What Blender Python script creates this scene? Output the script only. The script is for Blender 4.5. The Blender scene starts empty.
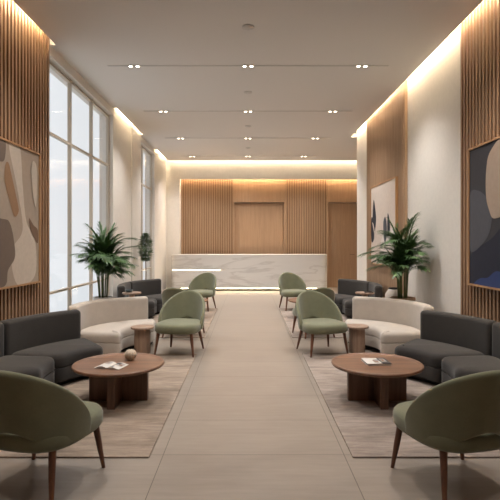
import bpy, bmesh, math, random
from mathutils import Vector
from mathutils.geometry import tessellate_polygon
random.seed(7)
S = bpy.context.scene
C = S.collection
PI = math.pi
R = math.radians

# ------------------------------------------------------------------ materials
def lin(c):
    c = c / 255.0
    return c / 12.92 if c <= 0.04045 else ((c + 0.055) / 1.055) ** 2.4
def rgb(r, g, b):
    return (lin(r), lin(g), lin(b), 1.0)

class NT:
    def __init__(s, name):
        s.m = bpy.data.materials.new(name); s.m.use_nodes = True
        s.t = s.m.node_tree; s.n = s.t.nodes; s.l = s.t.links
        s.b = s.n['Principled BSDF']
        s.tc = s.n.new('ShaderNodeTexCoord')
    def node(s, kind, **kw):
        n = s.n.new(kind)
        for k, v in kw.items():
            if k in n.inputs: n.inputs[k].default_value = v
            else: setattr(n, k, v)
        return n
    def mapping(s, scale, src='Object', rot=(0, 0, 0)):
        mp = s.n.new('ShaderNodeMapping')
        mp.inputs['Scale'].default_value = scale; mp.inputs['Rotation'].default_value = rot
        s.l.new(s.tc.outputs[src], mp.inputs['Vector']); return mp.outputs[0]
    def noise(s, scale, detail=4, rough=0.55, vec=None, dist=0.0):
        n = s.n.new('ShaderNodeTexNoise')
        n.inputs['Scale'].default_value = scale; n.inputs['Detail'].default_value = detail
        n.inputs['Roughness'].default_value = rough; n.inputs['Distortion'].default_value = dist
        s.l.new(vec if vec else s.tc.outputs['Object'], n.inputs['Vector']); return n.outputs['Fac']
    def ramp(s, fac, stops):
        r = s.n.new('ShaderNodeValToRGB'); s.l.new(fac, r.inputs[0])
        e = r.color_ramp.elements
        e[0].position, e[0].color = stops[0]; e[1].position, e[1].color = stops[-1]
        for p, c in stops[1:-1]:
            x = e.new(p); x.color = c
        return r.outputs[0]
    def mix(s, fac, a, b, mode='MIX'):
        m = s.n.new('ShaderNodeMix'); m.data_type = 'RGBA'; m.blend_type = mode
        for sock, v in ((m.inputs[0], fac), (m.inputs[6], a), (m.inputs[7], b)):
            if hasattr(v, 'links'): s.l.new(v, sock)
            else: sock.default_value = v
        return m.outputs[2]
    def math(s, op, a, b=0.0, c=0.0):
        m = s.n.new('ShaderNodeMath'); m.operation = op
        for i, v in enumerate((a, b, c)):
            if hasattr(v, 'links'): s.l.new(v, m.inputs[i])
            else: m.inputs[i].default_value = v
        return m.outputs[0]
    def bump(s, h, strength=0.2, dist=0.01):
        b = s.n.new('ShaderNodeBump'); b.inputs['Strength'].default_value = strength
        b.inputs['Distance'].default_value = dist
        s.l.new(h, b.inputs['Height']); s.l.new(b.outputs[0], s.b.inputs['Normal'])
    def color(s, v):
        if hasattr(v, 'links'): s.l.new(v, s.b.inputs['Base Color'])
        else: s.b.inputs['Base Color'].default_value = v
    def rough(s, v):
        if hasattr(v, 'links'): s.l.new(v, s.b.inputs['Roughness'])
        else: s.b.inputs['Roughness'].default_value = v

def m_wood(name, dark, mid, light, axis='z', rough=0.5, scale=1.0):
    w = NT(name)
    sc = {'z': (22, 22, 1.1), 'x': (1.1, 22, 22), 'y': (22, 1.1, 22)}[axis]
    v = w.mapping(tuple(a * scale for a in sc))
    n = w.noise(1.0, 6, 0.6, v, 0.4)
    n2 = w.noise(4.0, 3, 0.6, v)
    f = w.math('ADD', w.math('MULTIPLY', n, 0.75), w.math('MULTIPLY', n2, 0.25))
    w.color(w.ramp(f, [(0.3, dark), (0.5, mid), (0.7, light)]))
    w.rough(rough); w.bump(f, 0.12, 0.003); return w.m
def m_fabric(name, a, b, rough=0.92, sheen=0.25, sc=420):
    w = NT(name)
    n = w.noise(sc, 2, 0.6); n2 = w.noise(9, 4, 0.6)
    f = w.math('ADD', w.math('MULTIPLY', n, 0.6), w.math('MULTIPLY', n2, 0.4))
    w.color(w.ramp(f, [(0.3, a), (0.7, b)])); w.rough(rough)
    w.b.inputs['Sheen Weight'].default_value = sheen
    w.b.inputs['Sheen Roughness'].default_value = 0.5
    w.bump(n, 0.25, 0.002); return w.m
def m_plain(name, c, rough=0.6, metal=0.0, bump=0.0, bs=60, var=0.06):
    w = NT(name)
    n = w.noise(bs, 4, 0.6)
    d = tuple(x * (1 - var) for x in c[:3]) + (1,)
    l = tuple(min(1, x * (1 + var)) for x in c[:3]) + (1,)
    w.color(w.ramp(n, [(0.3, d), (0.7, l)])); w.rough(rough)
    w.b.inputs['Metallic'].default_value = metal
    if bump: w.bump(n, bump, 0.004)
    return w.m
def m_emit(name, c, strength):
    w = NT(name)
    w.color(c); w.b.inputs['Emission Color'].default_value = c
    w.b.inputs['Emission Strength'].default_value = strength
    return w.m

def m_floor():
    w = NT('floor_tile')
    sep = w.n.new('ShaderNodeSeparateXYZ'); w.l.new(w.tc.outputs['Object'], sep.inputs[0])
    x = w.math('DIVIDE', w.math('ADD', sep.outputs[0], 0.6 + 1.28 * 20), 1.28)
    y = w.math('DIVIDE', w.math('ADD', sep.outputs[1], 20 * 0.665 - 3.4), 0.665)
    fx = w.math('FRACT', x); fy = w.math('FRACT', y)
    dx = w.math('MULTIPLY', w.math('MINIMUM', fx, w.math('SUBTRACT', 1.0, fx)), 1.28)
    dy = w.math('MULTIPLY', w.math('MINIMUM', fy, w.math('SUBTRACT', 1.0, fy)), 0.665)
    j = w.math('LESS_THAN', w.math('MINIMUM', dx, dy), 0.0026)
    cmb = w.n.new('ShaderNodeCombineXYZ')
    w.l.new(w.math('FLOOR', x), cmb.inputs[0]); w.l.new(w.math('FLOOR', y), cmb.inputs[1])
    wn = w.n.new('ShaderNodeTexWhiteNoise'); w.l.new(cmb.outputs[0], wn.inputs[0])
    v = w.mapping((2.2, 26, 1)); v2 = w.mapping((1.3, 2.6, 1))
    n = w.noise(1.0, 6, 0.65, v, 0.3); n2 = w.noise(1.0, 5, 0.6, v2, 0.6)
    f = w.math('ADD', w.math('MULTIPLY', n, 0.5), w.math('MULTIPLY', n2, 0.5))
    f = w.math('ADD', f, w.math('MULTIPLY', w.math('SUBTRACT', wn.outputs[0], 0.5), 0.06))
    col = w.ramp(f, [(0.3, rgb(130, 119, 109)), (0.5, rgb(141, 130, 119)), (0.7, rgb(152, 141, 130))])
    w.color(w.mix(j, col, rgb(80, 70, 62)))
    w.rough(w.math('ADD', 0.26, w.math('MULTIPLY', f, 0.14)))
    w.bump(w.math('SUBTRACT', 1.0, j), 0.2, 0.001)
    return w.m
def m_rug(name, a, b, c):
    w = NT(name)
    v = w.mapping((3.2, 20, 1)); v2 = w.mapping((1.4, 4.0, 1))
    n = w.noise(1.0, 8, 0.72, v, 0.8); n2 = w.noise(1.0, 6, 0.6, v2, 0.6); n3 = w.noise(260, 2)
    f = w.math('ADD', w.math('MULTIPLY', n, 0.55), w.math('MULTIPLY', n2, 0.45))
    f = w.math('ADD', f, w.math('MULTIPLY', w.math('SUBTRACT', n3, 0.5), 0.25))
    w.color(w.ramp(f, [(0.34, a), (0.5, b), (0.66, c)])); w.rough(0.95)
    w.bump(n3, 0.5, 0.004); return w.m
def m_marble():
    w = NT('marble')
    v = w.mapping((0.35, 0.5, 1.9), rot=(0, R(28), 0))
    n = w.noise(1.2, 5, 0.55, v, 0.5)
    vein = w.math('ABSOLUTE', w.math('SUBTRACT', n, 0.5))
    n2 = w.noise(0.8, 3, 0.5, v)
    base = w.ramp(n2, [(0.3, rgb(222, 219, 215)), (0.7, rgb(238, 235, 231))])
    k = w.ramp(vein, [(0.0, (1, 1, 1, 1)), (0.03, (0, 0, 0, 1))])
    k2 = w.math('MULTIPLY', k, 0.28)
    w.color(w.mix(k2, base, rgb(158, 148, 138))); w.rough(0.25); return w.m

M = {}
M['plaster'] = m_plain('plaster', rgb(222, 216, 208), 0.9, bump=0.35, bs=14, var=0.03)
M['ceiling'] = m_plain('ceiling_paint', rgb(228, 224, 220), 0.9, var=0.01)
M['floor'] = m_floor()
M['rug_l'] = m_rug('rug_brown', rgb(104, 90, 77), rgb(138, 122, 107), rgb(164, 148, 132))
M['rug_r'] = m_rug('rug_taupe', rgb(108, 95, 86), rgb(142, 128, 117), rgb(170, 157, 146))
M['slat'] = m_wood('slat_wood', rgb(118, 88, 66), rgb(150, 116, 88), rgb(170, 136, 106))
M['slat_fine'] = m_wood('fine_slat_wood', rgb(142, 114, 90), rgb(160, 131, 104), rgb(178, 150, 122))
M['back_wood'] = m_wood('back_wood', rgb(162, 129, 100), rgb(174, 141, 110), rgb(184, 151, 120))
M['rib_back'] = m_plain('rib_backing', rgb(136, 104, 76), 0.8)
M['dark_back'] = m_plain('slat_backing', rgb(58, 38, 26), 0.8)
M['table'] = m_wood('walnut_top', rgb(88, 60, 44), rgb(118, 84, 62), rgb(138, 102, 78), 'x', 0.4)
M['table_v'] = m_wood('walnut_base', rgb(72, 48, 35), rgb(98, 68, 50), rgb(114, 82, 62), 'z', 0.45)
M['side'] = m_wood('oak_column', rgb(114, 90, 74), rgb(142, 116, 97), rgb(162, 136, 116), 'z', 0.5)
M['leg'] = m_wood('chair_leg_wood', rgb(72, 42, 27), rgb(98, 60, 40), rgb(116, 75, 52), 'z', 0.45)
M['green'] = m_fabric('green_fabric', rgb(98, 98, 74), rgb(118, 118, 92))
M['dark'] = m_fabric('charcoal_fabric', rgb(36, 32, 29), rgb(49, 44, 40), sheen=0.12)
M['cream'] = m_fabric('cream_fabric', rgb(172, 161, 149), rgb(190, 179, 167))
M['plinth'] = m_plain('dark_plinth', rgb(28, 25, 23), 0.8)
M['frame'] = m_plain('window_frame_metal', rgb(190, 176, 158), 0.5)
M['marble'] = m_marble()
M['art_frame'] = m_wood('frame_oak', rgb(140, 100, 66), rgb(170, 128, 88), rgb(188, 146, 104))
M['pot_white'] = m_plain('white_ceramic', rgb(196, 192, 186), 0.6)
M['pot_tan'] = m_wood('planter_wood', rgb(120, 92, 68), rgb(150, 120, 92), rgb(168, 138, 108))
M['soil'] = m_plain('soil', rgb(46, 34, 26), 0.95, bump=0.8, bs=40, var=0.3)
M['leaf'] = m_plain('palm_leaf', rgb(74, 104, 58), 0.45, bs=8, var=0.35)
M['leaf2'] = m_plain('tree_leaf', rgb(84, 112, 60), 0.5, bs=8, var=0.3)
M['cane'] = m_plain('palm_cane', rgb(86, 98, 56), 0.6, bs=20, var=0.2)
M['bark'] = m_plain('bark', rgb(96, 76, 58), 0.8, bs=30, var=0.2)
M['ceramic'] = m_plain('cream_ceramic', rgb(192, 174, 152), 0.65, bs=50, var=0.08)
M['paper'] = m_plain('paper', rgb(196, 190, 182), 0.7, var=0.03)
M['ink'] = m_plain('print_dark', rgb(48, 42, 40), 0.5)
M['ink2'] = m_plain('print_brown', rgb(126, 90, 68), 0.5)
M['ink3'] = m_plain('print_grey', rgb(150, 145, 140), 0.5)
M['metal'] = m_plain('track_metal', rgb(205, 200, 195), 0.5)
M['brass'] = m_plain('handle_metal', rgb(120, 96, 70), 0.35, metal=0.8)
M['bowl'] = m_plain('teal_glaze', rgb(52, 62, 64), 0.35)
M['white_plastic'] = m_plain('white_plastic', rgb(214, 210, 206), 0.5)
WARM = (1.0, 0.80, 0.54, 1)
M['led'] = m_emit('warm_led', WARM, 95)
M['led_wood'] = m_emit('warm_led_slats', WARM, 170)
M['led_back'] = m_emit('warm_led_rear', (1.0, 0.82, 0.58, 1), 38)
M['led_rear_wood'] = m_emit('warm_led_rear_wood', (1.0, 0.80, 0.54, 1), 75)
M['led_desk'] = m_emit('desk_led', (1.0, 0.84, 0.60, 1), 3.0)
M['led_floor'] = m_emit('desk_base_led', (1.0, 0.80, 0.52, 1), 12)
M['lamp'] = m_emit('downlight_lens', (1.0, 0.86, 0.66, 1), 14)
def m_glass():
    m = bpy.data.materials.new('window_glass'); m.use_nodes = True
    n = m.node_tree.nodes; l = m.node_tree.links; n.clear()
    o = n.new('ShaderNodeOutputMaterial'); mx = n.new('ShaderNodeMixShader')
    t = n.new('ShaderNodeBsdfTransparent'); g = n.new('ShaderNodeBsdfGlossy')
    g.inputs['Roughness'].default_value = 0.06
    fr = n.new('ShaderNodeFresnel'); fr.inputs[0].default_value = 1.45
    ge = n.new('ShaderNodeNewGeometry'); iv = n.new('ShaderNodeMath'); iv.operation = 'SUBTRACT'; iv.inputs[0].default_value = 1.0
    ml = n.new('ShaderNodeMath'); ml.operation = 'MULTIPLY'
    l.new(ge.outputs['Backfacing'], iv.inputs[1]); l.new(iv.outputs[0], ml.inputs[0]); l.new(fr.outputs[0], ml.inputs[1])
    l.new(ml.outputs[0], mx.inputs[0]); l.new(t.outputs[0], mx.inputs[1]); l.new(g.outputs[0], mx.inputs[2])
    l.new(mx.outputs[0], o.inputs[0]); return m
M['glass'] = m_glass()
def paint(name, c): return m_plain(name, c, 0.85, var=0.05, bs=20, bump=0.1)

# ------------------------------------------------------------------ mesh helpers
def obj(name, bm, mats, parent=None, smooth=False, angle=None):
    me = bpy.data.meshes.new(name)
    bmesh.ops.recalc_face_normals(bm, faces=bm.faces[:])
    bm.to_mesh(me); bm.free()
    for m in (mats if isinstance(mats, (list, tuple)) else [mats]): me.materials.append(m)
    if smooth:
        for p in me.polygons: p.use_smooth = True
        if angle: me.set_sharp_from_angle(angle=R(angle))
    o = bpy.data.objects.new(name, me); C.objects.link(o)
    if parent: o.parent = parent
    return o
def empty(name, loc, rz=0):
    o = bpy.data.objects.new(name, None); C.objects.link(o)
    o.location = loc; o.rotation_euler = (0, 0, rz); o.empty_display_size = 0.1
    return o
def tag(o, label, cat, group=None):
    o['label'] = label; o['category'] = cat
    if group: o['group'] = group
    return o
def struct(o): o['kind'] = 'structure'; return o
def copy_tree(o, parent=None):
    c = o.copy(); C.objects.link(c)
    if parent: c.parent = parent
    for ch in [x for x in C.objects if x.parent == o]: copy_tree(ch, c)
    return c

def bx(bm, x0, x1, y0, y1, z0, z1, mi=0):
    vs = [bm.verts.new((x, y, z)) for z in (z0, z1) for y in (y0, y1) for x in (x0, x1)]
    for q in ((0, 1, 3, 2), (4, 6, 7, 5), (0, 4, 5, 1), (2, 3, 7, 6), (0, 2, 6, 4), (1, 5, 7, 3)):
        f = bm.faces.new([vs[i] for i in q]); f.material_index = mi
def box(name, dims, m, parent=None):
    bm = bmesh.new(); bx(bm, *dims); return obj(name, bm, m, parent)
def lathe(bm, prof, n=48, cx=0, cy=0, ribs=0, amp=0, mi=0):
    rings = []
    for r, z in prof:
        ring = []
        for i in range(n):
            a = 2 * PI * i / n
            k = 1 - amp * abs(math.sin(a * ribs / 2.0)) ** 0.0 if False else 1
            if ribs: k = 1 - amp * (1 - abs(math.sin(a * ribs / 2.0)) ** 0.6)
            ring.append(bm.verts.new((cx + r * k * math.cos(a), cy + r * k * math.sin(a), z)))
        rings.append(ring)
    for A, B in zip(rings, rings[1:]):
        for i in range(n):
            f = bm.faces.new((A[i], A[(i + 1) % n], B[(i + 1) % n], B[i])); f.material_index = mi
    for ring in (rings[0], rings[-1]):
        try: bm.faces.new(ring).material_index = mi
        except ValueError: pass
def tube(bm, pts, rads, n=10, mi=0):
    rings = []
    for i, p in enumerate(pts):
        p = Vector(p)
        d = (Vector(pts[min(i + 1, len(pts) - 1)]) - Vector(pts[max(i - 1, 0)])).normalized()
        u = d.cross(Vector((0.13, 0.97, 0.2))).normalized(); v = d.cross(u)
        rings.append([bm.verts.new(p + rads[i] * (math.cos(2 * PI * k / n) * u + math.sin(2 * PI * k / n) * v)) for k in range(n)])
    for A, B in zip(rings, rings[1:]):
        for i in range(n):
            bm.faces.new((A[i], A[(i + 1) % n], B[(i + 1) % n], B[i])).material_index = mi
    bm.faces.new(rings[0]).material_index = mi; bm.faces.new(rings[-1]).material_index = mi

def fillet(poly_segments, r, n=6):
    """poly_segments: list of dense polylines, joined corner to corner in a loop; corners get radius r"""
    segs = []
    for s in poly_segments:
        s = [Vector((p[0], p[1])) for p in s]
        L = sum((b - a).length for a, b in zip(s, s[1:]))
        def at(d):
            for a, b in zip(s, s[1:]):
                l = (b - a).length
                if d <= l: return a.lerp(b, d / l)
                d -= l
            return s[-1]
        k = max(4, int(L / 0.05))
        segs.append(([at(r + (L - 2 * r) * i / k) for i in range(k + 1)], s[0], s[-1]))
    out = []
    for i, (pts, a, b) in enumerate(segs):
        out += pts
        nxt = segs[(i + 1) % len(segs)][0][0]
        p0, p2 = pts[-1], nxt
        for q in range(1, n):
            t = q / n
            # blend of quadratic toward the corner, near circular
            out.append((1 - t) ** 2 * p0 + 2 * t * (1 - t) * b + t * t * p2)
    return out
def area2(p): return sum(a.x * b.y - b.x * a.y for a, b in zip(p, p[1:] + p[:1]))
def inset(poly, d):
    n = len(poly); out = []
    s = 1 if area2(poly) > 0 else -1
    for i in range(n):
        a, b, c = poly[i - 1], poly[i], poly[(i + 1) % n]
        e1 = (b - a).normalized(); e2 = (c - b).normalized()
        t = (e1 + e2)
        t = t.normalized() if t.length > 1e-6 else e1
        nn = Vector((-t.y, t.x)) * s
        k = max(0.5, abs(nn.dot(Vector((-e1.y, e1.x)))))
        out.append(b + nn * d / k)
    return out
def layered(bm, poly, layers, mi=0):
    rings = [[bm.verts.new((p.x, p.y, z)) for p in inset(poly, d)] for d, z in layers]
    n = len(poly)
    for A, B in zip(rings, rings[1:]):
        for i in range(n):
            bm.faces.new((A[i], A[(i + 1) % n], B[(i + 1) % n], B[i])).material_index = mi
    for ring in (rings[0], rings[-1]):
        for tri in tessellate_polygon([[v.co.copy() for v in ring]]):
            try: bm.faces.new([ring[k] for k in tri]).material_index = mi
            except ValueError: pass
def cushion_layers(z0, z1, e, crown=0.0, eb=None):
    eb = e if eb is None else eb
    L = []
    for k in range(4):
        a = k / 3 * PI / 2
        L.append((eb * (1 - math.sin(a)), z0 + eb * (1 - math.cos(a))))
    for k in range(6):
        a = k / 5 * PI / 2
        L.append((e * (1 - math.cos(a)), z1 - e + e * math.sin(a)))
    if crown: L.append((e + 0.03, z1 + crown))
    return L

# ------------------------------------------------------------------ room shell
XW, XE, ZC, ZT = 2.72, 2.60, 4.18, 4.42     # wall plane, ceiling edge, ceiling height, cavity top
YB, YN = 15.75, -1.6                        # rear bulkhead plane, wall behind the camera
struct(box('floor', (-3.2, 5.2, YN, 17.2, -0.1, 0), M['floor']))

# ceiling slab, infill over the windows, cavity cap
bm = bmesh.new()
bx(bm, -XE, XE, YN, 15.60, ZC, ZC + 0.09)
bx(bm, -2.95, -XE, 6.50, 9.53, ZC, ZC + 0.09)
bx(bm, -2.95, -XE, 11.9, 13.75, ZC, ZC + 0.09)
bx(bm, XE, 5.2, 12.15, 15.60, ZC, ZC + 0.09)
bx(bm, -3.2, 5.2, YN, 17.2, ZT, ZT + 0.1)
ceiling = struct(obj('ceiling', bm, M['ceiling']))
def led(dims, mat='led'): return box('light_strip', dims, M[mat], ceiling)
led((2.612, 2.632, YN + .1, 6.05, 4.335, 4.345), 'led_wood')
led((2.612, 2.632, 6.05, 8.18, 4.335, 4.345))
led((2.612, 2.632, 8.18, 10.75, 4.335, 4.345), 'led_wood')
led((2.612, 2.632, 10.75, 12.1, 4.335, 4.345))
led((-2.632, -2.612, YN + .1, 6.22, 4.335, 4.345), 'led_wood')
led((-2.632, -2.612, 9.65, 11.85, 4.335, 4.345))
led((-2.632, -2.612, 13.85, 15.5, 4.335, 4.345))
led((-2.55, 4.9, 15.655, 15.69, 4.335, 4.345), 'led_back')

# left wall with two window openings
bm = bmesh.new()
bx(bm, -2.95, -2.72, YN, 6.48, 0, ZT)
bx(bm, -2.95, -2.68, 9.53, 11.9, 0, ZT)
bx(bm, -2.95, -2.68, 13.75, 15.75, 0, ZT)
for a, b in ((6.48, 9.53), (11.9, 13.75)):
    bx(bm, -2.95, -2.68, a, b, 4.04, ZC)
    bx(bm, -2.95, -2.72, a, b, 0, 0.06)
struct(obj('wall_left', bm, M['plaster']))
box_p = struct(box('trim_1', (-2.68, -2.655, 11.02, 11.9, 0, ZC + .05), M['plaster']))
# right wall, ending in a pier
bm = bmesh.new()
bx(bm, XW, 2.95, YN, 11.98, 0, ZT)
bx(bm, 2.95, 5.2, 11.78, 11.98, 0, ZT)
struct(obj('wall_right', bm, M['plaster']))
struct(box('wall_east', (5.2, 5.4, 11.78, 17.2, 0, ZT), M['plaster']))
struct(box('wall_near', (-2.95, 2.95, YN - .2, YN, 0, ZT), M['plaster']))
# rear wall: plaster return, bulkhead, and the wall that carries the wood
bm = bmesh.new()
bx(bm, -2.95, -2.24, YB, 17.0, 0, ZT)
bx(bm, -2.24, 5.2, YB, YB + .12, 3.60, ZT)
bx(bm, -2.24, 5.2, 16.24, 16.4, 0, ZT)
bx(bm, -2.24, 5.2, YB + .12, 16.24, 3.95, 4.05)
wall_back = struct(obj('wall_back', bm, M['plaster']))
box('light_strip', (-2.2, 5.1, 16.0, 16.03, 3.76, 3.77), M['led_rear_wood'], wall_back)

# ---- wood slats
def slats_wall(name, side, y0, y1, pitch, w, depth, xback, mslat, mback, z1=ZC + .1, holes=()):
    bm = bmesh.new()
    s = side
    a, b = sorted((s * xback, s * (xback - 0.008))); bx(bm, a, b, y0, y1, 0, z1, 1)
    n = int((y1 - y0) / pitch)
    for i in range(n):
        y = y1 - i * pitch - w
        a, b = sorted((s * (xback - 0.008), s * (xback - depth)))
        bx(bm, a, b, y, y + w, 0.0, z1, 0)
    return struct(obj(name, bm, [mslat, mback]))
slats_wall('trim_2', -1, YN + .05, 6.47, 0.082, 0.042, 0.045, 2.72, M['slat'], M['dark_back'])
slats_wall('trim_3', 1, YN + .05, 6.05, 0.080, 0.038, 0.042, 2.72, M['slat'], M['dark_back'])
bm = bmesh.new()
bx(bm, 2.668, 2.72, 8.18, 10.75, 0, ZC + .1)
n = int((10.75 - 8.23) / 0.034)
for i in range(n):
    y = 8.25 + i * 0.034
    bx(bm, 2.657, 2.668, y, y + 0.020, 0, ZC + .1)
struct(obj('trim_4', bm, M['slat_fine']))
# rear wood: ribbed panels and doors
def ribs(name, x0, x1, pitch=0.078, w=0.046):
    bm = bmesh.new(); bx(bm, x0, x1, 16.09, 16.24, 0, 3.95, 1)
    n = int((x1 - x0) / pitch)
    for i in range(n):
        x = x0 + 0.012 + i * (x1 - x0 - 0.02) / n
        bx(bm, x, x + w, 16.045, 16.09, 0, 3.95)
    return struct(obj(name, bm, [M['back_wood'], M['rib_back']]))
ribs('trim_5', -2.24, -0.52); ribs('trim_6', 1.24, 2.62)
def planks(bm, x0, x1, z0, z1, y, t=0.03, w=0.14):
    n = max(1, round((x1 - x0) / w)); dx = (x1 - x0) / n
    for i in range(n):
        bx(bm, x0 + i * dx + .006, x0 + (i + 1) * dx - .006, y, y + t, z0, z1)
    bx(bm, x0, x1, y + .012, y + t, z0, z1)
bm = bmesh.new(); planks(bm, -.52, 1.24, 2.86, 3.95, 16.06, .18); bx(bm, -.52, -.46, 16.06, 16.24, 0, 2.86); bx(bm, 1.20, 1.24, 16.06, 16.24, 0, 2.86)
struct(obj('trim_7', bm, M['back_wood']))
bm = bmesh.new(); planks(bm, -.46, 1.20, 0.005, 2.845, 16.17); door1 = struct(obj('door_1', bm, M['back_wood']))
bm = bmesh.new(); planks(bm, 2.62, 5.2, 2.86, 3.95, 16.06, .18); bx(bm, 2.62, 2.70, 16.06, 16.24, 0, 2.86); bx(bm, 3.95, 5.2, 16.06, 16.24, 0, 2.86)
struct(obj('trim_8', bm, M['back_wood']))
bm = bmesh.new(); planks(bm, 2.70, 3.95, 0.005, 2.845, 16.17); door2 = struct(obj('door_2', bm, M['back_wood']))
bm = bmesh.new(); tube(bm, [(3.42, 16.11, 1.12), (3.58, 16.11, 1.12)], [.011, .011]); tube(bm, [(3.57, 16.175, 1.12), (3.57, 16.11, 1.12)], [.009, .009])
obj('door_handle', bm, M['brass'], door2, True, 40)

# ---- windows
def window(name, y0, y1, posts):
    bm = bmesh.new(); x0, x1 = -2.81, -2.755
    w = 0.032
    for z in (0.06, 0.78, 3.02, 3.99):
        bx(bm, x0, x1, y0, y1, z, z + w)
    for y in [y0 + w / 2] + posts + [y1 - w / 2]:
        bx(bm, x0 + 0.002, x1 + 0.002, y - w / 2, y + w / 2, 0.062, 4.038)
    fr = struct(obj(name, bm, M['frame']))
    ys = [y0] + posts + [y1]; zs = [0.08, 0.80, 3.04, 4.0]
    for a, b in zip(ys, ys[1:]):
        for c, d in zip(zs, zs[1:]):
            box('pane', (-2.795, -2.789, a, b, c, d), M['glass'], fr)
    return fr
window('window_1', 6.48, 9.53, [7.48, 8.50])
window('window_2', 11.9, 13.75, [12.55])

# ---- recessed ceiling tracks
SPOT = 205
def track(y, label, SPOT=SPOT):
    t = empty('ceiling_track_light', (0, y, ZC)); tag(t, label, 'ceiling light', 'recessed lighting tracks in the ceiling')
    box('track', (-2.12, 2.12, -.022, .022, -.006, .01), M['metal'], t)
    for x in (-1.72, 0, 1.72):
        for s in (-.052, .052):
            bm = bmesh.new()
            bx(bm, x + s - .034, x + s + .034, -.034, -.027, -.016, 0); bx(bm, x + s - .034, x + s + .034, .027, .034, -.016, 0)
            bx(bm, x + s - .034, x + s - .027, -.027, .027, -.016, 0); bx(bm, x + s + .027, x + s + .034, -.027, .027, -.016, 0)
            d = obj('downlight', bm, M['white_plastic'], t)
            bm = bmesh.new(); lathe(bm, [(.023, -.014), (.023, -.008)], 20, x + s, 0)
            obj('lens', bm, M['lamp'], d)
        L = bpy.data.lights.new('downlight_spot', 'SPOT'); L.energy = SPOT; L.color = (1, .97, .945)
        L.spot_size = R(115); L.spot_blend = 1.0; L.shadow_soft_size = 0.06
        lo = bpy.data.objects.new('downlight_spot', L); C.objects.link(lo); lo.parent = t; lo.location = (x, 0, -.03)
track(1.9, 'added unseen ceiling track that brightens the two nearest green chairs', 80)  # extra track out of view, added to brighten the nearest armchairs
for y, lb in ((4.75, 'recessed ceiling track above the near coffee tables, outside the frame'),
              (7.25, 'widest recessed track with three pairs of square downlights, nearest in view'),
              (9.75, 'second recessed ceiling track with downlight pairs, counted from the nearest'),
              (12.25, 'third recessed ceiling track with downlight pairs, second from the reception wall'),
              (14.8, 'narrowest looking recessed track, closest to the glowing reception wall cove')):
    track(y, lb)
for y, lb in ((5.95, 'largest looking round white ceiling detector, in front of the nearest light track'),
              (8.53, 'round white ceiling detector between the first and second light tracks'),
              (11.0, 'small round ceiling detector between the second and third light tracks'),
              (13.5, 'tiny round ceiling detector between the third and last light tracks')):
    d = empty('smoke_detector', (0, y, ZC)); tag(d, lb, 'smoke detector', 'round detectors along the ceiling centre')
    bm = bmesh.new(); lathe(bm, [(.075, 0), (.075, -.012), (.06, -.018)], 32); obj('base', bm, M['white_plastic'], d, True, 40)
    bm = bmesh.new(); lathe(bm, [(.045, -.018), (.045, -.024), (.036, -.028), (.012, -.029)], 32); obj('sensor_cap', bm, M['white_plastic'], d, True, 40)

# ------------------------------------------------------------------ reception desk
dk = empty('reception_desk', (0, 14.98, 0)); tag(dk, 'long veined white marble reception desk with glowing light line, before the wood wall', 'reception desk')
def desk_poly(x0, x1, d=0.72, r=0.22, off=0):
    x0 += off; x1 -= off; y0 = off; y1 = d - off
    return fillet([[(x0, y0), (x1, y0)], [(x1, y0), (x1, y1)], [(x1, y1), (x0, y1)], [(x0, y1), (x0, y0)]], r, 8)
P = desk_poly(-2.42, 2.5)
bm = bmesh.new(); layered(bm, P, [(0.004, .09), (0, .094), (0, .640)]); obj('lower_body', bm, M['marble'], dk, True, 30)
bm = bmesh.new(); layered(bm, P, [(0, .672), (0, 1.10)]); obj('upper_body', bm, M['marble'], dk, True, 30)
bm = bmesh.new(); layered(bm, desk_poly(-.86, 2.5, r=.2), [(0, .640), (0, .672)]); obj('middle_body', bm, M['marble'], dk, True, 30)
bm = bmesh.new(); layered(bm, P, [(0, 1.10), (0.0, 1.132), (.006, 1.14)]); obj('counter_top', bm, m_plain('pale_stone_top', rgb(220, 216, 210), 0.3), dk, True, 30)
bm = bmesh.new(); layered(bm, desk_poly(-2.40, -.88, d=.70, r=.2, off=.01), [(0, .641), (0, .671)]); obj('light_line', bm, M['led_desk'], dk, True, 30)
bm = bmesh.new(); layered(bm, desk_poly(-2.42, 2.5, off=.10, r=.15), [(0, 0), (0, .09)]); obj('plinth', bm, M['plinth'], dk, True, 30)
box('base_light', (-2.1, 2.2, .055, .085, .07, .085), M['led_floor'], dk)

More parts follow.
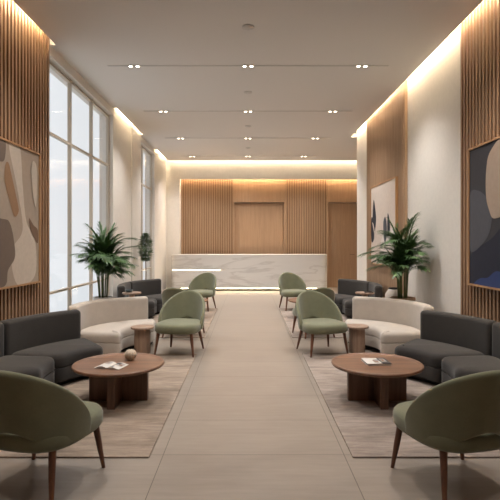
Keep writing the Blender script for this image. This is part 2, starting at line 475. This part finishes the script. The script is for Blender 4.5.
# ------------------------------------------------------------------ armchair
def superell(a, b, n, k=56, taper=0.0, cy=0):
    out = []
    for i in range(k):
        t = 2 * PI * i / k
        c, s = math.cos(t), math.sin(t)
        y = b * math.copysign(abs(s) ** (2 / n), s)
        x = a * math.copysign(abs(c) ** (2 / n), c) * (1 + taper * (y / b))
        out.append(Vector((x, y + cy)))
    return out
def flat(bm):
    for v in bm.verts:
        if v.co.z < .01: v.co.z = 0.0
def make_chair():
    t = empty('armchair', (0, 0, 0))
    bm = bmesh.new()
    layered(bm, superell(.300, .315, 3.0, taper=.05, cy=.01), [(.05, .295), (.018, .30), (.0, .325), (0, .375), (.006, .395), (.02, .412), (.045, .422), (.08, .428), (.13, .432)])
    obj('seat', bm, M['green'], t, True)
    # wrap-around shell
    bm = bmesh.new(); NS, NTT = 36, 10
    grid = []
    for i in range(NS + 1):
        s = -1 + 2 * i / NS; th = s * R(93)
        a = abs(s)
        zt = .370 + .435 * max(0, math.cos(a * PI / 2)) ** .67
        u = min(1, a / .55)
        zb = .425 - (.425 - .315) * (u * u * (3 - 2 * u)) + max(0, a - .8) * .08
        row = []
        for j in range(NTT + 1):
            v = j / NTT; z = zb + (zt - zb) * v
            q = (z - .30) / .50
            k = 0.90 + 0.14 * min(1, max(0, q)) ** 0.7
            x = .318 * k * math.sin(th); y = -.325 * k * math.cos(th) + .0
            y -= .085 * max(0, q) ** 1.4 * max(0, math.cos(th))
            row.append(bm.verts.new((x, y, z)))
        grid.append(row)
    for i in range(NS):
        for j in range(NTT):
            bm.faces.new((grid[i][j], grid[i + 1][j], grid[i + 1][j + 1], grid[i][j + 1]))
    sh = obj('backrest', bm, M['green'], t, True)
    m = sh.modifiers.new('thick', 'SOLIDIFY'); m.thickness = .042; m.offset = 0
    m = sh.modifiers.new('soft', 'SUBSURF'); m.levels = 2; m.render_levels = 2
    for sx in (-1, 1):
        bm = bmesh.new(); tube(bm, [(sx * .225, .205, .315), (sx * .246, .222, .16), (sx * .268, .240, 0)], [.023, .019, .012], 14); flat(bm); obj('leg', bm, M['leg'], t, True, 50)
        bm = bmesh.new(); tube(bm, [(sx * .195, -.205, .315), (sx * .218, -.245, .16), (sx * .242, -.285, 0)], [.023, .019, .012], 14); flat(bm); obj('leg', bm, M['leg'], t, True, 50)
    return t
ch = make_chair()
chairs = [((-1.28, 3.035), -13, 'olive green armchair seen from behind, beside the left rug, nearest on the left', 'armchairs on the left side'),
          ((1.28, 3.035), 13, 'olive green armchair seen from behind, beside the right rug, nearest on the right', 'armchairs on the right side'),
          ((-0.925, 6.54), 168, 'green armchair facing forward, whole, beside the left cream sofa and small round table', 'armchairs on the left side'),
          ((1.005, 6.55), 197, 'green armchair facing forward, whole, beside the right cream sofa and small round table', 'armchairs on the right side'),
          ((-1.04, 7.75), -14, 'green armchair turned away, mostly hidden behind the left forward-facing chair', 'armchairs on the left side'),
          ((1.06, 7.80), 14, 'green armchair turned away, mostly hidden behind the right forward-facing chair', 'armchairs on the right side'),
          ((-1.05, 10.74), 163, 'small looking green armchair facing forward, farthest on the left, before the marble desk', 'armchairs on the left side'),
          ((1.03, 10.83), 195, 'small looking green armchair facing forward, farthest on the right, before the marble desk', 'armchairs on the right side')]
ZR = .012
for i, ((x, y), rz, lb, gp) in enumerate(chairs):
    o = ch if i == 0 else copy_tree(ch)
    o.location = (x, y, ZR if i > 1 else 0.0); o.rotation_euler.z = R(rz); tag(o, lb, 'armchair', gp)

# ------------------------------------------------------------------ rugs
def rug(x0, x1, y0, y1, m, lb, gp):
    P = fillet([[(x0, y0), (x1, y0)], [(x1, y0), (x1, y1)], [(x1, y1), (x0, y1)], [(x0, y1), (x0, y0)]], .01, 3)
    bm = bmesh.new(); layered(bm, P, [(0, 0.0005), (0, ZR - .002), (.004, ZR)])
    r = obj('rug', bm, m); tag(r, lb, 'rug', gp)
rug(-2.6, -.69, 3.345, 6.45, M['rug_l'], 'brown beige woven rug under the near left coffee table', 'area rugs')
rug(.73, 2.6, 3.345, 6.50, M['rug_r'], 'greyish taupe woven rug under the near right coffee table', 'area rugs')
rug(-2.6, -.69, 7.58, 10.95, M['rug_l'], 'brown beige woven rug farther back on the left, under the far chair', 'area rugs')
rug(.70, 2.6, 7.58, 10.95, M['rug_r'], 'greyish taupe woven rug farther back on the right, under the far chair', 'area rugs')

# ------------------------------------------------------------------ sofas
def arc(c, r, a0, a1, ky=1.0, n=40):
    return [(c[0] + r * math.cos(R(a0 + (a1 - a0) * i / n)), c[1] + r * ky * math.sin(R(a0 + (a1 - a0) * i / n))) for i in range(n + 1)]
def sector(mx, c, r0, r1, ia, oa, rad, ki=1.0, ko=1.0):
    inn = arc(c, r0, ia[1], ia[0], ki); out = arc(c, r1, oa[0], oa[1], ko)
    f = lambda pts: [(mx * p[0], p[1]) for p in pts]
    return fillet([f(out), f([out[-1], inn[0]]), f(inn), f([inn[-1], out[0]])], rad, 7)
def sofa_module(t, mx, c, r0, rb, r1, ia, oa, ba, mat, ky, zs=.345, zb=.675):
    sm = dict(smooth=True)
    rr = .115
    P = sector(mx, c, r0, rb + .01, ia, oa, rr, 1.0, ky)
    bm = bmesh.new(); layered(bm, P, cushion_layers(.205, zs, .060, .006, .012)); obj('seat_cushion', bm, mat, t, True)
    bm = bmesh.new(); layered(bm, P, cushion_layers(.055, .203, .010, 0, .02)); obj('base', bm, mat, t, True, 60)
    bm = bmesh.new(); layered(bm, sector(mx, c, r0 + .05, rb + .01, ia, oa, .08, 1.0, ky), [(.04, .0), (.04, .056)]); obj('plinth', bm, M['plinth'], t)
    B = sector(mx, c, rb, r1, ba, ba, .055, ky, ky)
    bm = bmesh.new(); layered(bm, B, cushion_layers(.055, zb, .045, 0, .02)); obj('backrest', bm, mat, t, True)
names = {}
def dark_sofa(mx, dy, lb, gp):
    t = empty('curved_sofa', (0.07 if dy and mx > 0 else 0, dy, ZR)); tag(t, lb, 'sofa', gp)
    c = (-1.19, 4.68)
    e = 0 if mx > 0 or dy else 2.5
    for i, o, k in (((121 + e * .4, 164.3), (126 + e, 168.7), (128.5 + e, 168.7)), ((165.1, 205), (169.3, 205), (169.3, 205))):
        sofa_module(t, mx, c, .76, 1.33, 1.47, i, o, k, M['dark'], 1.1)
    return t
def cream_sofa(mx, lb, gp):
    t = empty('curved_sofa', (0 if mx > 0 else .07, 0, ZR)); tag(t, lb, 'sofa', gp)
    c = (-1.13, 6.40)
    sofa_module(t, mx, c, .55, 1.09, 1.23, (114, 212), (104, 194), (110, 193), M['cream'], .85)
dark_sofa(1, 0, 'charcoal curved sofa along the left slatted wall, beside the open magazine table', 'charcoal curved sofas')
dark_sofa(-1, 0, 'charcoal curved sofa along the right slatted wall, beside the table with a closed booklet', 'charcoal curved sofas')
dark_sofa(1, 5.05, 'charcoal curved sofa farther back on the left, below the small tree', 'charcoal curved sofas')
dark_sofa(-1, 5.05, 'charcoal curved sofa farther back on the right, below the pale abstract painting', 'charcoal curved sofas')
cream_sofa(1, 'cream curved sofa on the left, in front of the palm by the window', 'cream curved sofas')
cream_sofa(-1, 'cream curved sofa on the right, in front of the palm by the plaster wall', 'cream curved sofas')

# ------------------------------------------------------------------ coffee tables
def coffee():
    t = empty('coffee_table', (0, 0, 0))
    bm = bmesh.new(); r = .425
    lathe(bm, [(r - .03, .318), (r - .008, .326), (r, .338), (r, .346), (r - .004, .352), (r - .012, .354), (r - .026, .346), (r - .05, .3435), (.0005, .3435)], 96)
    obj('tabletop', bm, M['table'], t, True, 50)
    for nm, d in (('base_panel', (-.275, .275, -.032, .032, 0, .32)), ('base_panel', (-.034, .034, -.275, -.032, 0, .3195)), ('base_panel', (-.034, .034, .032, .275, 0, .3195))):
        o = box(nm, d, M['table_v'], t)
        b = o.modifiers.new('edge', 'BEVEL'); b.width = .004; b.segments = 2
    return t
ct = coffee()
for i, (x, y, lb) in enumerate([(-1.225, 4.56, 'round walnut coffee table holding an open magazine and a ribbed vase'),
                                (1.222, 4.56, 'round walnut coffee table holding only a closed booklet'),
                                (-1.225, 9.60, 'far left walnut coffee table, almost hidden behind the green chairs'),
                                (1.222, 9.60, 'far right walnut coffee table, a sliver of its edge showing beside the far chair')]):
    o = ct if i == 0 else copy_tree(ct)
    o.location = (x, y, ZR); tag(o, lb, 'coffee table', 'round walnut coffee tables')
def side(h, r, rc):
    t = empty('side_table', (0, 0, 0))
    bm = bmesh.new(); lathe(bm, [(r - .008, h - .028), (r, h - .022), (r, h - .006), (r - .006, h), (.0005, h)], 64); obj('tabletop', bm, M['side'], t, True, 40)
    bm = bmesh.new(); lathe(bm, [(rc, 0), (rc, h - .027)], 96, ribs=24, amp=.03); obj('column', bm, M['side'], t, True, 60)
    return t
s1 = side(.36, .155, .108)
s1.location = (-1.43, 6.50, ZR); tag(s1, 'small round oak drum table between the left cream sofa and green chair', 'side table', 'small drum side tables')
s2 = copy_tree(s1); s2.location = (1.49, 6.56, ZR); tag(s2, 'small round oak drum table between the right cream sofa and green chair', 'side table', 'small drum side tables')
s3 = side(.645, .16, .05); s3.location = (-1.99, 8.22, ZR); tag(s3, 'tall round side table behind the left cream sofa with a dark bowl on it', 'side table', 'tall side tables')
s4 = copy_tree(s3); s4.location = (2.0, 8.22, ZR); tag(s4, 'tall round side table behind the right cream sofa with a dark tray on it', 'side table', 'tall side tables')
bm = bmesh.new(); lathe(bm, [(.02, 0), (.05, .008), (.066, .03), (.064, .044), (.059, .044), (.055, .03), (.02, .012)], 32)
o = obj('bowl', bm, M['bowl'], None, True); o.location = (-2.03, 8.2, .645 + ZR); tag(o, 'small dark teal bowl on the tall side table behind the left cream sofa', 'bowl')
bm = bmesh.new(); layered(bm, fillet([[(-.07, -.06), (.07, -.06)], [(.07, -.06), (.07, .06)], [(.07, .06), (-.07, .06)], [(-.07, .06), (-.07, -.06)]], .015), [(0, 0), (-.004, .014), (.004, .014), (.008, .004)])
o = obj('tray', bm, M['ink']); o.location = (2.06, 8.2, .645 + ZR); tag(o, 'small black tray on the tall side table behind the right cream sofa', 'tray')

# floor vase between the right palm and the far sofa
fv = empty('floor_vase', (2.44, 8.02, ZR)); tag(fv, 'rounded cream floor vase with dark rim, left of the right palm', 'vase')
bm = bmesh.new(); lathe(bm, [(.08, 0), (.12, .06), (.15, .3), (.155, .5), (.14, .64), (.10, .70), (.085, .72)], 40); obj('body', bm, M['cream'], fv, True)
bm = bmesh.new(); lathe(bm, [(.084, .718), (.092, .727), (.088, .74), (.07, .74), (.066, .66)], 40); obj('rim', bm, M['plinth'], fv, True, 50)

# ------------------------------------------------------------------ things on the tables
ZT1 = .3435 + ZR
v = empty('vase', (-1.15, 4.70, ZT1)); tag(v, 'small round ribbed beige vase on the left coffee table', 'vase')
bm = bmesh.new(); pr = []
for i in range(17):
    a = -PI / 2 + PI * .93 * i / 16 + .1
    pr.append((.0605 * math.cos(a) if i else .03, .053 + .053 * math.sin(a) if i else 0.0))
pr += [(.016, .100)]
lathe(bm, pr, 144, ribs=12, amp=.14); obj('body', bm, M['ceramic'], v, True)
bm = bmesh.new(); lathe(bm, [(.010, .096), (.006, .106), (.008, .111)], 16); obj('stem', bm, M['bark'], v, True)

mg = empty('magazine', (-1.265, 4.45, ZT1), R(-14)); tag(mg, 'open magazine with curling printed pages on the left coffee table', 'magazine')
def page(sx, h0, mats, patches):
    bm = bmesh.new(); nx, ny = 14, 10; W, H = .125, .185
    zf = lambda u: .004 + h0 * math.sin(min(1, u * 1.15) * PI) * (1 - .35 * u) + .004 * (1 - u)
    g = [[bm.verts.new((sx * W * i / nx, -H / 2 + H * j / ny, zf(i / nx))) for j in range(ny + 1)] for i in range(nx + 1)]
    lo = [[bm.verts.new((sx * W * i / nx, -H / 2 + H * j / ny, .0005)) for j in range(ny + 1)] for i in range(nx + 1)]
    for i in range(nx):
        for j in range(ny):
            f = bm.faces.new((g[i][j], g[i + 1][j], g[i + 1][j + 1], g[i][j + 1]))
            for (i0, i1, j0, j1, mi) in patches:
                if i0 <= i < i1 and j0 <= j < j1: f.material_index = mi
            bm.faces.new((lo[i][j], lo[i + 1][j], lo[i + 1][j + 1], lo[i][j + 1]))
    for i in range(nx):
        bm.faces.new((g[i][0], g[i + 1][0], lo[i + 1][0], lo[i][0])); bm.faces.new((g[i][ny], g[i + 1][ny], lo[i + 1][ny], lo[i][ny]))
    for j in range(ny):
        bm.faces.new((g[nx][j], g[nx][j + 1], lo[nx][j + 1], lo[nx][j])); bm.faces.new((g[0][j], g[0][j + 1], lo[0][j + 1], lo[0][j]))
    return obj('page', bm, mats, mg, True, 50)
mm = [M['paper'], M['ink'], M['ink2'], M['ink3']]
page(-1, .018, mm, [(3, 12, 5, 9, 3), (5, 9, 6, 8, 2)])
page(1, .015, mm, [(2, 12, 4, 9, 3), (3, 8, 6, 9, 1), (8, 11, 5, 7, 2), (2, 6, 1, 3, 1)])

bk = empty('booklet', (1.222, 4.585, ZT1), R(2)); tag(bk, 'closed booklet with white and black cover on the right coffee table', 'book')
box('page_block', (-.110, .110, -.108, .108, .003, .017), M['paper'], bk)
bm = bmesh.new()
bx(bm, -.114, .03, -.112, .112, .017, .0205, 0); bx(bm, .03, .114, -.112, .112, .017, .0205, 1)
bx(bm, -.114, .114, -.112, .112, 0, .003, 0)
bx(bm, -.03, .012, -.07, .03, .0205, .0209, 2); bx(bm, -.012, .028, -.01, .06, .0205, .0211, 3)
bx(bm, .045, .095, -.04, .08, .0205, .0209, 3); bx(bm, .055, .08, -.02, .05, .0209, .0212, 2)
obj('cover', bm, mm, bk)

# ------------------------------------------------------------------ plants
def blade(bm, p, d, up, L, W, droop=.35, n=3):
    d = d.normalized(); side = d.cross(up)
    side = side.normalized() if side.length > 1e-4 else Vector((1, 0, 0))
    prev = None
    for i in range(n + 1):
        t = i / n
        c = p + d * L * t + Vector((0, 0, -droop * L * t * t))
        w = W * (math.sin(PI * (0.12 + .88 * t) ** .8) if t < 1 else 0.02)
        a = bm.verts.new(c + side * w); b = bm.verts.new(c - Vector((0, 0, w * .35))); e = bm.verts.new(c - side * w)
        if prev:
            bm.faces.new((prev[0], a, b, prev[1])); bm.faces.new((prev[1], b, e, prev[2]))
        prev = (a, b, e)
def palm(loc, hpot, rtop, rbot, mpot, label, seed, wall):
    rnd = random.Random(seed)
    t = empty('potted_palm', loc); tag(t, label, 'potted plant', 'potted palms behind the cream sofas')
    bm = bmesh.new(); lathe(bm, [(rbot, 0), (rtop, hpot - .02), (rtop, hpot), (rtop - .02, hpot), (rtop - .025, hpot - .06), (.01, hpot - .06)], 48)
    obj('pot', bm, mpot, t, True, 40)
    bm = bmesh.new(); lathe(bm, [(rtop - .026, hpot - .05), (rtop - .026, hpot - .03), (.01, hpot - .025)], 32); obj('soil', bm, M['soil'], t)
    fol = bmesh.new()
    for k in range(9):
        a = 2 * PI * k / 9 + rnd.uniform(-.3, .3); r = rnd.uniform(.02, .075)
        x, y = r * math.cos(a), r * math.sin(a)
        hc = rnd.uniform(.40, .74)
        top = Vector((x * 1.8, y * 1.8, hpot + hc))
        bm = bmesh.new(); tube(bm, [(x, y, hpot - .04), (x * 1.3, y * 1.3, hpot + hc * .5), top], [.011, .010, .007], 8)
        obj('cane', bm, M['cane'], t, True)
        nf = 11
        for f in range(nf):
            az = 2.4 * (k * 11 + f) + rnd.uniform(-.3, .3); lv = rnd.uniform(.5, 1.0)
            el = R(46) + R(42) * rnd.uniform(0, 1.0)
            L = rnd.uniform(.40, .64)
            base = Vector((x * 1.4, y * 1.4, hpot + hc * lv))
            dirv = Vector((math.cos(az) * math.cos(el), math.sin(az) * math.cos(el), math.sin(el)))
            # keep the crown clear of the wall behind it
            if dirv.x * wall > .2: dirv.x *= .45
            pts = []; p = base.copy(); dv = dirv.copy(); N = 26
            for s in range(N + 1):
                pts.append(p.copy()); p = p + dv * L / N
                dv = (dv + Vector((dirv.x * .05, dirv.y * .04, -.052))).normalized()
            ms = []
            tube(fol, pts, [.0045 * (1 - .7 * i / N) for i in range(N + 1)], 5)
            for s in range(4, N + 1):
                dd = (pts[min(s + 1, N)] - pts[s - 1]).normalized()
                sd = dd.cross(Vector((0, 0, 1)));  sd = sd.normalized() if sd.length > .05 else Vector((1, 0, 0))
                q = s / N
                ll = .165 * math.sin(PI * (.22 + .70 * q)) + .04
                for sg in (-1, 1):
                    dl = (sd * sg * (1.0 - .25 * q) + dd * (1.15 + .5 * q) + Vector((0, 0, rnd.uniform(-.35, .35))))
                    blade(fol, pts[s], dl, Vector((0, 0, 1)), ll * rnd.uniform(.8, 1.15), .0075, .30)
            
    lim = (2.70 - abs(loc[0]))
    for vv in fol.verts:
        q = vv.co.x * wall
        if q > lim * .6: vv.co.x = wall * (lim * .6 + lim * .38 * math.tanh((q - lim * .6) / (lim * .4)))
    obj('foliage', fol, M['leaf'], t)
palm((-2.20, 7.32, 0), .68, .155, .115, M['pot_white'], 'tall leafy palm in a white pot before the left window', 3, -1)
palm((2.34, 7.26, 0), .68, .185, .14, M['pot_tan'], 'tall leafy palm in a tan planter against the right plaster wall', 5, 1)
# small tree by the far window
t = empty('potted_tree', (-2.36, 10.95, 0)); t.location = (-2.42, 11.35, 0); tag(t, 'slim small tree with a bare trunk beside the far left window', 'potted plant')
bm = bmesh.new(); lathe(bm, [(.11, 0), (.15, .34), (.135, .34), (.13, .30), (.01, .30)], 40); obj('pot', bm, M['pot_white'], t, True, 40)
bm = bmesh.new(); lathe(bm, [(.13, .30), (.13, .315), (.01, .32)], 24); obj('soil', bm, M['soil'], t)
bm = bmesh.new(); tube(bm, [(0, 0, .30), (.01, .0, .8), (-.005, .01, 1.2), (.01, 0, 1.6)], [.013, .011, .009, .004], 8); obj('trunk', bm, M['bark'], t, True)
bm = bmesh.new(); rnd = random.Random(11)
for i in range(1000):
    z = rnd.uniform(1.08, 1.72); q = (z - 1.08) / .64
    rr = .15 * math.sin(PI * (.10 + .86 * q)) ** .8 * math.sqrt(rnd.random()) * rnd.uniform(.75, 1.1)
    a = rnd.uniform(0, 2 * PI)
    d = Vector((math.cos(a), math.sin(a), rnd.uniform(-.1, .9)))
    blade(bm, Vector((rr * math.cos(a), rr * math.sin(a), z)), d, Vector((0, 0, 1)), rnd.uniform(.06, .10), .016, .3)
obj('foliage', bm, M['leaf2'], t)

# ------------------------------------------------------------------ paintings
def painting(side_, xface, y0, y1, z0, z1, ground, shapes, label):
    """flat abstract painting hung on a side wall; shapes are (material, [(y, z), ...])"""
    t = empty('framed_painting', (side_ * xface, (y0 + y1) / 2, z0)); tag(t, label, 'painting')
    s = side_; yc = (y0 + y1) / 2; H = z1 - z0; hw = (y1 - y0) / 2; fw = .022; D = .045
    def X(d): return -s * d
    bm = bmesh.new()
    for (a, b, c, d) in ((-hw, hw, 0, fw), (-hw, hw, H - fw, H), (-hw, -hw + fw, fw, H - fw), (hw - fw, hw, fw, H - fw)):
        xa, xb = sorted((X(0), X(D))); bx(bm, xa, xb, a, b, c, d)
    obj('frame', bm, M['art_frame'], t)
    bm = bmesh.new(); xa, xb = sorted((X(0), X(D - .014))); bx(bm, xa, xb, -hw + fw, hw - fw, fw, H - fw)
    mats = [ground]
    for k, (m, pts) in enumerate(shapes):
        mats.append(m)
        P = []
        n = len(pts)
        for i in range(n):       # Catmull-Rom smoothing
            p0, p1, p2, p3 = pts[i - 1], pts[i], pts[(i + 1) % n], pts[(i + 2) % n]
            for q in range(6):
                u = q / 6
                P.append(tuple(.5 * ((2 * p1[c]) + (-p0[c] + p2[c]) * u + (2 * p0[c] - 5 * p1[c] + 4 * p2[c] - p3[c]) * u * u + (-p0[c] + 3 * p1[c] - 3 * p2[c] + p3[c]) * u ** 3) for c in (0, 1)))
        cl = lambda a, lo, hi: max(lo, min(hi, a))
        vs = []
        last = None
        for (y, z) in P:
            y = cl(y - yc, -hw + fw, hw - fw); z = cl(z - z0, fw, H - fw)
            if last and abs(last[0] - y) + abs(last[1] - z) < 1e-4: continue
            last = (y, z); vs.append(bm.verts.new((X(D - .014 + .0012 * (k + 1)), y, z)))
        try: bm.faces.new(vs).material_index = k + 1
        except ValueError: pass
    obj('canvas', bm, mats, t)
bei = paint('paint_beige', rgb(166, 149, 132)); lbei = paint('paint_light', rgb(196, 182, 166)); tanp = paint('paint_tan', rgb(148, 114, 84))
gbr = paint('paint_greybrown', rgb(112, 96, 84)); brn = paint('paint_brown', rgb(120, 92, 72))
painting(-1, 2.672, 4.40, 6.08, 1.00, 2.63, bei, [
    (lbei, [(5.30, 2.6), (5.55, 2.62), (5.62, 2.2), (5.72, 1.75), (5.95, 1.55), (5.95, 1.1), (5.5, 1.02), (5.35, 1.4), (5.62, 1.65), (5.50, 2.1)]),
    (gbr, [(4.6, 1.75), (5.15, 1.76), (5.32, 1.72), (5.42, 1.5), (5.43, 1.33), (5.28, 1.2), (5.2, 1.03), (4.7, 1.02), (4.5, 1.4)]),
    (tanp, [(5.22, 2.36), (5.29, 2.38), (5.36, 2.25), (5.50, 1.95), (5.52, 1.86), (5.42, 1.80), (5.30, 1.98), (5.2, 2.18)]),
    (brn, [(5.78, 1.80), (5.9, 1.72), (6.02, 1.66), (6.02, 1.50), (5.92, 1.56), (5.82, 1.66)]),
    (gbr, [(5.0, 2.62), (5.2, 2.62), (5.22, 2.5), (5.17, 2.38), (5.0, 2.40)]),
    (lbei, [(5.88, 2.5), (5.98, 2.45), (5.99, 2.2), (5.96, 1.95), (5.88, 2.1), (5.84, 2.35)])],
    'large beige and brown abstract painting in thin wood frame, on left slats')
chc = paint('paint_charcoal', rgb(56, 54, 58)); slate = paint('paint_slate', rgb(80, 80, 86)); navy = paint('paint_navy', rgb(30, 32, 48)); blue = paint('paint_blue', rgb(40, 58, 104)); ptan = paint('paint_sand', rgb(168, 148, 130))
painting(1, 2.672, 4.05, 5.74, 1.00, 2.62, chc, [
    (navy, [(4.0, 1.8), (4.8, 1.75), (5.2, 1.55), (5.7, 1.35), (5.74, 1.0), (4.0, 1.0)]),
    (slate, [(5.72, 2.05), (5.5, 2.1), (5.25, 1.95), (5.2, 1.72), (5.35, 1.52), (5.72, 1.42)]),
    (blue, [(5.60, 1.03), (5.45, 1.10), (5.28, 1.12), (5.1, 1.20), (4.9, 1.16), (4.9, 1.01), (5.5, 1.01)]),
    (ptan, [(4.9, 2.62), (5.22, 2.50), (5.31, 2.32), (5.32, 2.05), (5.26, 1.88), (5.12, 1.76), (4.7, 1.9), (4.6, 2.4)])],
    'large dark navy and charcoal abstract painting, on the near right slats')
pale = paint('paint_pale', rgb(206, 192, 180)); blk = paint('paint_black', rgb(36, 36, 46)); wht = paint('paint_white', rgb(216, 208, 200))
painting(1, 2.657, 8.50, 10.26, 1.06, 2.68, pale, [
    (wht, [(8.6, 1.1), (9.4, 1.1), (9.5, 1.5), (9.1, 1.75), (8.6, 1.7)]),
    (blk, [(10.02, 2.40), (9.90, 2.22), (9.83, 2.0), (9.88, 1.82), (9.96, 1.74), (10.08, 1.86), (10.10, 2.12)]),
    (blk, [(10.22, 1.98), (10.12, 2.04), (10.0, 1.86), (9.98, 1.62), (10.08, 1.52), (10.2, 1.56)]),
    (pale, [(10.12, 1.93), (10.04, 1.90), (9.95, 1.78), (9.93, 1.66), (10.03, 1.78)]),
    (slate, [(9.30, 1.88), (9.16, 2.0), (9.06, 1.78), (9.12, 1.55), (9.24, 1.56)]),
    (blk, [(9.0, 2.05), (8.9, 1.94), (8.86, 1.74), (8.94, 1.62), (9.02, 1.70)])],
    'pale abstract painting with black drop shapes, on fine wood slats behind the right palm')

# ------------------------------------------------------------------ light
W = bpy.data.worlds.new('overcast_sky'); S.world = W; W.use_nodes = True
bg = W.node_tree.nodes['Background']; bg.inputs[0].default_value = (0.92, 0.96, 1.0, 1); bg.inputs[1].default_value = 0.80
for (a, b) in ((6.48, 9.53), (11.9, 13.75)):
    L = bpy.data.lights.new('window_portal', 'AREA'); L.shape = 'RECTANGLE'; L.size = b - a; L.size_y = 4.0; L.cycles.is_portal = True
    o = bpy.data.objects.new('window_portal', L); C.objects.link(o); o.location = (-2.9, (a + b) / 2, 2.05)
    o.rotation_euler = (R(90), 0, R(-90))

# ------------------------------------------------------------------ camera
cam = bpy.data.cameras.new('camera'); co = bpy.data.objects.new('camera', cam); C.objects.link(co)
co.location = (0, 0, 1.5); co.rotation_euler = (R(90), 0, 0)
cam.sensor_width = 36; cam.lens = 480 / 500 * 36
cam.shift_x = 0.004; cam.shift_y = -0.014; cam.clip_start = .05
S.camera = co
vs = S.view_settings
vs.view_transform = 'Standard'; vs.look = 'None'; vs.gamma = 1; vs.exposure = 0.28; vs.use_curve_mapping = False
